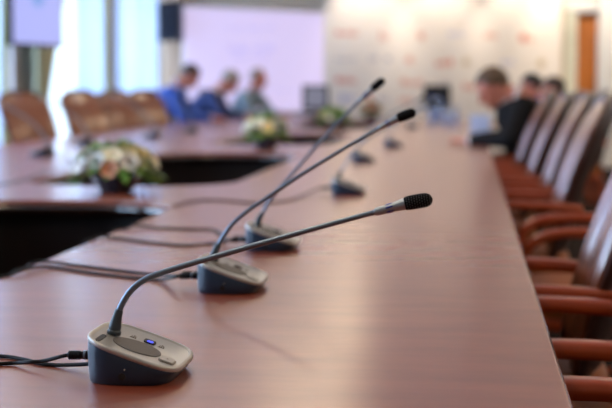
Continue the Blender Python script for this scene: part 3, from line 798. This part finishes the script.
LC = [(at(55, 120, y=11.2).x, 11.2, 'leftmost brown armchair of the far left row, turned towards the camera'),
      (at(111, 120, y=12.6).x, 12.6, 'second brown armchair from the left in the far left row, before the bright window'),
      (at(143, 120, y=14.0).x, 14.0, 'third brown armchair from the left in the far left row'),
      (at(170, 120, y=15.3).x, 15.3, 'brown armchair directly left of the man in the bright blue jacket')]
for x, y, lb in LC: chair(x, y, math.radians(-25), lb)

# ------------------------------------------------------------------ people
def fuse(bm, voxel, name, m, parent=None, smooth=4):
    me = bpy.data.meshes.new(name); bm.to_mesh(me); bm.free()
    o = bpy.data.objects.new(name, me); C.objects.link(o)
    r = o.modifiers.new('r', 'REMESH'); r.mode = 'VOXEL'; r.voxel_size = voxel
    s = o.modifiers.new('s', 'SMOOTH'); s.iterations = smooth; s.factor = 0.5
    bpy.context.view_layer.update()
    m2 = bpy.data.meshes.new_from_object(o.evaluated_get(bpy.context.evaluated_depsgraph_get()))
    bpy.data.objects.remove(o); m2.name = name
    for p in m2.polygons: p.use_smooth = True
    m2.materials.clear(); m2.materials.append(m)
    o = bpy.data.objects.new(name, m2); C.objects.link(o)
    if parent: o.parent = parent
    return o
def limb(bm, pts, rad, seg=14):
    P = [Vector(p) for p in pts]
    Q = smooth_path(P, 6) if len(P) > 2 else P
    if len(P) > 2:
        R = []
        for i in range(len(P)-1):
            for k in range(6): R.append(rad[i]+(rad[i+1]-rad[i])*k/6)
        R.append(rad[-1])
    else: R = rad
    tube(bm, Q, R, seg); ball(bm, P[0], rad[0], 2); ball(bm, P[-1], rad[-1], 2)
def torso(bm, spine, seg=28):
    """spine: (centre, depth radius, width radius, forward axis)"""
    rings = []
    for c, rx, ry, f in spine:
        c = Vector(c); f = Vector(f).normalized(); s = Vector((0, 1, 0))
        rings.append([c + f*rx*math.copysign(abs(math.cos(2*PI*k/seg))**0.85, math.cos(2*PI*k/seg)) + s*ry*math.copysign(abs(math.sin(2*PI*k/seg))**0.85, math.sin(2*PI*k/seg)) for k in range(seg)])
    loft(bm, rings)
def person(loc, rz, label, lean, slump, headdrop, jacket, trousers, shirt, hair, hairstyle, arms, scale=1.0, headyaw=0.0, watch=False, face='skin', bulk=1.08, headlow=0.0):
    """seated figure, facing local +x; lean in metres the chest comes forward; arms: per side (elbow, wrist) local"""
    T = thing('person', label, 'person', loc, rz)
    T.scale = (scale,)*3
    pel = Vector((0, 0, 0.56)); lum = Vector((lean*0.30-0.01, 0, 0.74-slump*.3)); chest = Vector((lean*0.68, 0, 0.93-slump*.7)); shl = Vector((lean*0.95, 0, 1.06-slump*.95)); nb = Vector((lean*1.08, 0, 1.115-slump))
    hd = nb + Vector((0.055+headdrop*0.10+headlow*0.6, 0, 0.165-headdrop*0.075-headlow))
    up = (hd-nb).normalized()
    f0 = Vector((1, 0, 0)); ftop = Vector((1, 0, -lean*0.6))
    spine = [((pel.x, 0, 0.46), .10, .155, f0), (pel, .125, .178, f0), (lum, .112, .160, f0), (chest, .122, .178, ftop), (shl, .098, .190, ftop), (nb+Vector((-.005, 0, -.01)), .066, .10, ftop)]
    sh = [Vector((shl.x, s*0.175, shl.z-0.012)) for s in (-1, 1)]
    # --- body (one surface)
    bm = B()
    torso(bm, spine)
    limb(bm, [nb-Vector((0.01, 0, 0.03)), nb+up*0.05, hd-up*0.05], [.062, .056, .056])
    Rh = Matrix.Rotation(headyaw, 3, 'Z') @ Matrix.Rotation(headdrop*0.75, 3, 'Y')
    h = lambda x, y, z: hd + Rh @ Vector((x, y, z))
    # head: cranium, jaw, brow, nose, ears, sockets
    ball(bm, h(-0.012, 0, 0.030), 0.1, 3, (0.98, 0.77, 0.90), Rh)
    ball(bm, h(0.028, 0, -0.045), 0.1, 3, (0.62, 0.58, 0.72), Rh)
    ball(bm, h(0.062, 0, -0.098), 0.1, 2, (0.26, 0.26, 0.18), Rh)
    tube(bm, [h(0.083, 0, 0.022), h(0.100, 0, -0.004), h(0.117, 0, -0.028), h(0.092, 0, -0.036)], [.010, .012, .016, .011], 10)
    for s in (-1, 1):
        ball(bm, h(0.105, s*0.012, -0.030), 0.009, 2)
        ball(bm, h(0.079, s*0.030, 0.030), 0.1, 2, (0.14, 0.26, 0.07), Rh)
        ball(bm, h(0.066, s*0.040, -0.026), 0.1, 2, (0.22, 0.20, 0.18), Rh)
        ball(bm, h(-0.005, s*0.080, -0.008), 0.1, 2, (0.17, 0.06, 0.30), Rh)
    for zz in (-0.058, -0.068): ball(bm, h(0.080, 0, zz), 0.1, 2, (0.14, 0.24, 0.055), Rh)
    H = []
    for s, (el, wr) in zip((-1, 1), arms):
        el, wr = Vector(el), Vector(wr)
        el.z = 0.80/scale; wr.z = 0.786/scale
        limb(bm, [sh[(s+1)//2], sh[(s+1)//2].lerp(el, 0.5), el], [.056, .050, .042])
        limb(bm, [el, el.lerp(wr, 0.4), wr], [.041, .039, .027])
        # palm, four fingers and a thumb resting half curled on the table
        d = (wr-el); d.z = 0; d.normalize(); sd = Vector((-d.y, d.x, 0))*s      # sd points outward (little finger side)
        pc = wr+d*0.05+Vector((0, 0, -0.006))
        rr = Matrix((d, sd, Vector((0, 0, 1)))).transposed()
        ball(bm, pc, 0.1, 3, (0.52, 0.42, 0.17), rr)
        for k, (off, ln) in enumerate(((-0.029, .070), (-0.010, .078), (0.010, .072), (0.028, .056))):
            b0 = pc+d*0.036+sd*off; 
            limb(bm, [b0, b0+d*ln*0.45+Vector((0, 0, 0.008)), b0+d*ln*0.80+Vector((0, 0, -0.004)), b0+d*ln*0.98+Vector((0, 0, -0.016))], [.0095, .009, .0085, .0075], 8)
        b0 = pc-d*0.018-sd*0.034
        limb(bm, [b0, b0-sd*0.022+d*0.030, b0-sd*0.018+d*0.060+Vector((0, 0, -0.008))], [.013, .011, .009], 8)
        H.append((el, wr))
    for s in (-1, 1):
        hip, kn, an = Vector((0.02, s*0.09, 0.53)), Vector((0.44, s*0.12, 0.52)), Vector((0.46, s*0.12, 0.09))
        limb(bm, [hip, hip.lerp(kn, 0.5), kn], [.088, .078, .058]); limb(bm, [kn, kn.lerp(an, 0.4), an], [.056, .052, .036])
        limb(bm, [an, an+Vector((0.10, 0, -0.045)), an+Vector((0.16, 0, -0.055))], [.036, .033, .026])
    fuse(bm, 0.0065, 'body', M[face], T, 3)
    # --- jacket
    bm = B()
    g = 0.014
    torso(bm, [((pel.x, 0, 0.49), .135*bulk, .185, f0), ((pel.x, 0, 0.56), .142*bulk, .192, f0)] + [(c, (rx+g+0.004)*bulk, ry+g+0.004, f) for c, rx, ry, f in spine[2:5]] + [(nb+Vector((-0.014, 0, -0.006)), .066, .098, ftop)])
    for s, (el, wr) in zip((-1, 1), H):
        a = sh[(s+1)//2]; e = el.lerp(wr, 0.93)
        limb(bm, [a, a.lerp(el, 0.5), el], [.075, .066, .056]); 
        P = smooth_path([el, el.lerp(wr, 0.4), e], 6); tube(bm, P, [.056-.016*k/(len(P)-1) for k in range(len(P))], 16)
    fuse(bm, 0.009, 'jacket' if hairstyle != 'none' else 'shirt', jacket, T, 4)
    # collar and shirt front
    bm = B()
    fwd = Vector((0, 1, 0)).cross(up).normalized(); cf = nb+up*0.022
    ring = [cf+fwd*(0.064*math.cos(a))+Vector((0, 0.066*math.sin(a), 0))+up*(0.006-0.020*max(0, math.cos(a))) for a in [2*PI*k/24 for k in range(25)]]
    tube(bm, ring, 0.015, 8)
    # wedge of shirt below the collar, lying on the chest
    fr = shl+Vector((0.117, 0, 0.0))
    vs = [Vector((nb.x+0.062, y, nb.z-0.002)) for y in (-0.055, -0.02, 0.02, 0.055)]
    ws = [Vector((chest.x+0.150, y, chest.z+0.05)) for y in (-0.03, -0.01, 0.01, 0.03)]
    ms = [Vector((shl.x+0.136, y, shl.z+0.005)) for y in (-0.045, -0.015, 0.015, 0.045)]
    G = [[bm.verts.new(p) for p in r] for r in (vs, ms, ws)]
    for a, b in zip(G, G[1:]):
        for i in range(3): bm.faces.new((a[i], a[i+1], b[i+1], b[i]))
    o = obj('shirt_collar', bm, shirt, T); sm = o.modifiers.new('s', 'SOLIDIFY'); sm.thickness = 0.006
    for s, (el, wr) in zip((-1, 1), H):
        obj('shirt_cuff', tube(B(), [el.lerp(wr, 0.90), el.lerp(wr, 0.985)], [.037, .034], 16), shirt, T)
    if watch:
        el, wr = H[0]; c = el.lerp(wr, 1.0); d = (wr-el).normalized()
        wt = obj('wristwatch', tube(B(), [c-d*0.011, c+d*0.011], [.0345, .0335], 20), M['gold'], T)
        obj('watch_face', lathe(B(), [(0.021, 0), (0.023, 0.004), (0.019, 0.007)], 24, look((0.25, -0.55, 0.8), c+Vector((0.006, -0.014, 0.026)))), M['gold'], wt)
    # trousers and shoes
    bm = B()
    for s in (-1, 1):
        hip, kn, an = Vector((0.02, s*0.09, 0.53)), Vector((0.44, s*0.12, 0.52)), Vector((0.46, s*0.12, 0.12))
        limb(bm, [hip, hip.lerp(kn, 0.5), kn], [.102, .092, .072]); limb(bm, [kn, kn.lerp(an, 0.4), an], [.070, .066, .056])
    ball(bm, (0, 0, 0.54), 0.1, 2, (1.3, 1.85, 1.0))
    fuse(bm, 0.011, 'trousers', trousers, T, 4)
    for s in (-1, 1):
        bm = B(); limb(bm, [(0.42, s*0.12, 0.042), (0.50, s*0.12, 0.045), (0.62, s*0.125, 0.034)], [.04, .042, .032])
        obj('shoe', bm, M['black_plastic'], T)
    # hair: a cap hugging the cranium, cut at the hairline
    bm = B()
    ball(bm, (0, 0, 0), 1.0, 4)
    kill = []
    for v in bm.verts:
        c = v.co.copy()
        n = mnoise.noise(c*5.0)*0.05
        v.co = h(*(-0.014+c.x*(0.104+0.006*n), c.y*(0.083+0.05*n*0.3), 0.033+c.z*(0.099+0.02*n)))
        front = c.x > 0.25
        lim = 0.42 if c.x > 0.62 else (0.12 if c.x > 0.2 else (-0.25 if c.x > -0.25 else -0.72))
        if hairstyle == 'receding': lim = 0.75 if c.x > 0.35 else (0.1 if c.x > 0.05 else (-0.25 if c.x > -0.25 else -0.68))
        if c.z < lim: kill.append(v)
    bmesh.ops.delete(bm, geom=kill, context='VERTS')
    o = obj('hair', bm, hair, T, sharp=180); sm = o.modifiers.new('s', 'SOLIDIFY'); sm.thickness = 0.012; sm.offset = 0.3
    # eyes and mouth
    for s in (-1, 1):
        obj('eye', (lambda b: (ball(b, h(0.0855, s*0.031, 0.010), 0.0095, 2, (0.7, 1.25, 0.8), Rh), b)[1])(B()), M['eye'], T)
    bm = B(); tube(bm, [h(0.088, -0.024, -0.064), h(0.0945, 0, -0.063), h(0.088, 0.024, -0.064)], [.003, .0045, .003], 8)
    obj('mouth', bm, M['lip'], T)
    return T
cl = lambda n, c, c2=None: mat(n, c, 0.75, color2=c2, var=0.12, scale=9, sheen=0.2)
suit = mat('dark_suit', (0.008, 0.007, 0.008), 0.8, var=0.12, scale=9, spec=0.15); shw = cl('white_shirt', (0.72, 0.68, 0.68)); dkt = cl('dark_trousers', (0.015, 0.015, 0.02))
blue = cl('bright_blue_jacket', (0.02, 0.09, 0.48)); navy = cl('navy_jacket', (0.012, 0.035, 0.16)); teal = cl('grey_teal_shirt', (0.20, 0.30, 0.38))
lilac = cl('lilac_blue_shirt', (0.26, 0.28, 0.72)); greyj = cl('grey_jacket', (0.10, 0.085, 0.09)); lblue = cl('light_blue_shirt', (0.35, 0.47, 0.78))
hb = mat('brown_hair', (0.085, 0.045, 0.022), 0.55, var=0.3, scale=40); hk = mat('black_hair', (0.012, 0.010, 0.012), 0.5, var=0.3, scale=40)
hg = mat('grey_hair', (0.30, 0.26, 0.22), 0.6, var=0.2, scale=40); hbr = mat('dark_brown_hair', (0.05, 0.025, 0.02), 0.55, var=0.3, scale=40)
AR = lambda lean, reach, z=0.80, wy=0.10: [((lean+0.14, -0.27, z+0.02), (lean+reach, -wy, z)), ((lean+0.14, 0.27, z+0.02), (lean+reach, wy, z))]
# right side: leaning over the table edge, reading
person((0.475, 10.08, 0), PI, 'man in a dark suit leaning over the right table edge, wearing a gold watch', 0.11, 0.13, 0.75, suit, dkt, shw, hb, 'full',
       [((0.17, -0.29, 0.785), (0.40, -0.10, 0.775)), ((0.19, 0.30, 0.785), (0.43, 0.06, 0.775))], 1.10, headyaw=0.35, watch=True, bulk=1.4, headlow=0.06)
person((0.85, 14.4, 0), PI, 'dark-haired person in a lilac-blue shirt, behind the man in the dark suit', 0.14, 0.10, 0.4, lilac, dkt, lilac, hk, 'full', AR(0.16, 0.36), 1.0, headyaw=0.1)
person((0.88, 13.2, 0), PI, 'brown-haired person in grey at the right, farthest right of the people', 0.05, 0.11, 0.3, greyj, dkt, shw, hbr, 'full', AR(0.06, 0.36), 0.97, headyaw=0.0)
# left side
person((-3.65, 16.55, 0), 0.0, 'man in a bright blue jacket at the left table side, looking down', 0.22, 0.08, 0.9, blue, dkt, lblue, hbr, 'full', [((0.36, -0.27, 0.80), (0.62, -0.08, 0.78)), ((0.36, 0.27, 0.80), (0.62, 0.10, 0.78))], 1.12, headyaw=-0.3, bulk=1.3)
person((-3.46, 17.75, 0), 0.0, 'man in a navy jacket, grey-haired, head bowed, middle of the three at left', 0.28, 0.13, 0.95, navy, dkt, shw, hg, 'full', [((0.40, -0.27, 0.80), (0.64, -0.06, 0.78)), ((0.40, 0.27, 0.80), (0.64, 0.08, 0.78))], 1.12, headyaw=-0.35, bulk=1.25)
person((-3.06, 18.95, 0), -0.35, 'man in a grey-teal shirt with receding grey hair, seated before the lilac screen', 0.20, 0.10, 0.35, teal, dkt, teal, hg, 'receding', [((0.34, -0.27, 0.80), (0.60, -0.10, 0.785)), ((0.34, 0.27, 0.80), (0.60, 0.10, 0.785))], 1.08, headyaw=0.0)
for x, y, rz, lb in ((-3.73, 16.55, 0, 'armchair hidden behind the man in the bright blue jacket'), (-3.55, 17.75, 0, 'armchair hidden behind the man in the navy jacket'),
                     (-3.14, 18.98, -0.35, 'armchair under the man in the grey-teal shirt'), (0.94, 14.4, PI, 'armchair under the dark-haired person in the lilac-blue shirt'), (0.96, 13.2, PI, 'armchair under the brown-haired person in grey')):
    chair(x, y, rz, lb)

# ------------------------------------------------------------------ small things on the table
def monitor(loc, label, m):
    t = thing('desk_monitor', label, 'monitor', loc, 0, 'dark monitors on the far table end')
    obj('stand_base', box(B(), -0.10, 0.10, -0.06, 0.08, 0, 0.012, 0.005), M['black_plastic'], t)
    obj('stand_post', box(B(), -0.025, 0.025, 0.02, 0.045, 0.012, 0.2, 0.005), M['black_plastic'], t)
    obj('casing', box(B(), -0.17, 0.17, -0.02, 0.025, 0.10, 0.425, 0.008), M['black_plastic'], t)
    obj('picture', box(B(), -0.125, 0.125, -0.023, -0.0195, 0.145, 0.390), m, t, smooth=False)
    return t
a = tb(315.5, 118.5); monitor((a.x, a.y, TOP), 'small dark monitor with a pale picture, right of the lilac screen', M['mon'])
a = tb(437, 118.5); monitor((a.x, a.y, TOP), 'small dark monitor standing behind water bottles before the press wall', M['mon_dark'])
def bottle(loc, label, hgt, name='water_bottle'):
    t = thing(name, label, 'bottle', loc, 0, 'water bottles on the right table side')
    k = hgt/0.22
    obj('bottle_body', lathe(B(), [(0.028, 0), (0.033, 0.004), (0.033, 0.13*k), (0.030, 0.15*k), (0.014, 0.19*k), (0.013, 0.20*k)], 20), M['water'], t)
    obj('bottle_label', lathe(B(), [(0.0335, 0.045*k), (0.0337, 0.047*k), (0.0337, 0.115*k), (0.0335, 0.117*k)], 20, cap=False), M['label'], t)
    obj('bottle_cap', lathe(B(), [(0.0145, 0.197*k), (0.015, 0.2*k), (0.015, 0.218*k), (0.013, 0.22*k)], 16), M['cap'], t)
for (px, py, hg_, lb) in ((432, 124.5, 0.30, 'leftmost clear water bottle in front of the dark monitor'), (440, 123, 0.28, 'clear water bottle beside the leftmost one, before the dark monitor'),
                      (448, 126, 0.22, 'small clear water bottle between the monitor and the man in the dark suit'), (456, 125.5, 0.20, 'small clear water bottle nearest the hands of the man in the dark suit')):
    p = tb(px, py); bottle(tuple(p), lb, hg_)
fo = thing('open_folder', 'upright pale blue folder in front of the chest of the man in the dark suit', 'folder', (0.08, 10.75, TOP), 0.0)
bm = B(); box(bm, -0.075, 0.075, -0.002, 0.002, 0, 0.20, 0.001, Matrix.Rotation(-0.25, 4, 'X')); obj('front_cover', bm, M['folder'], fo)
bm = B(); box(bm, -0.075, 0.075, -0.002, 0.002, 0, 0.20, 0.001, Matrix.Translation((0, 0.12, 0)) @ Matrix.Rotation(0.25, 4, 'X')); obj('back_cover', bm, M['folder'], fo)

# ------------------------------------------------------------------ output look
S.view_settings.view_transform = 'Standard'; S.view_settings.look = 'None'
S.view_settings.gamma = 1; S.view_settings.use_curve_mapping = False
S.view_settings.exposure = 0.15
S.cycles.use_denoising = True
S.cycles.max_bounces = 8; S.cycles.transparent_max_bounces = 12
S.cycles.sample_clamp_indirect = 6
S.cycles.caustics_reflective = False; S.cycles.caustics_refractive = False
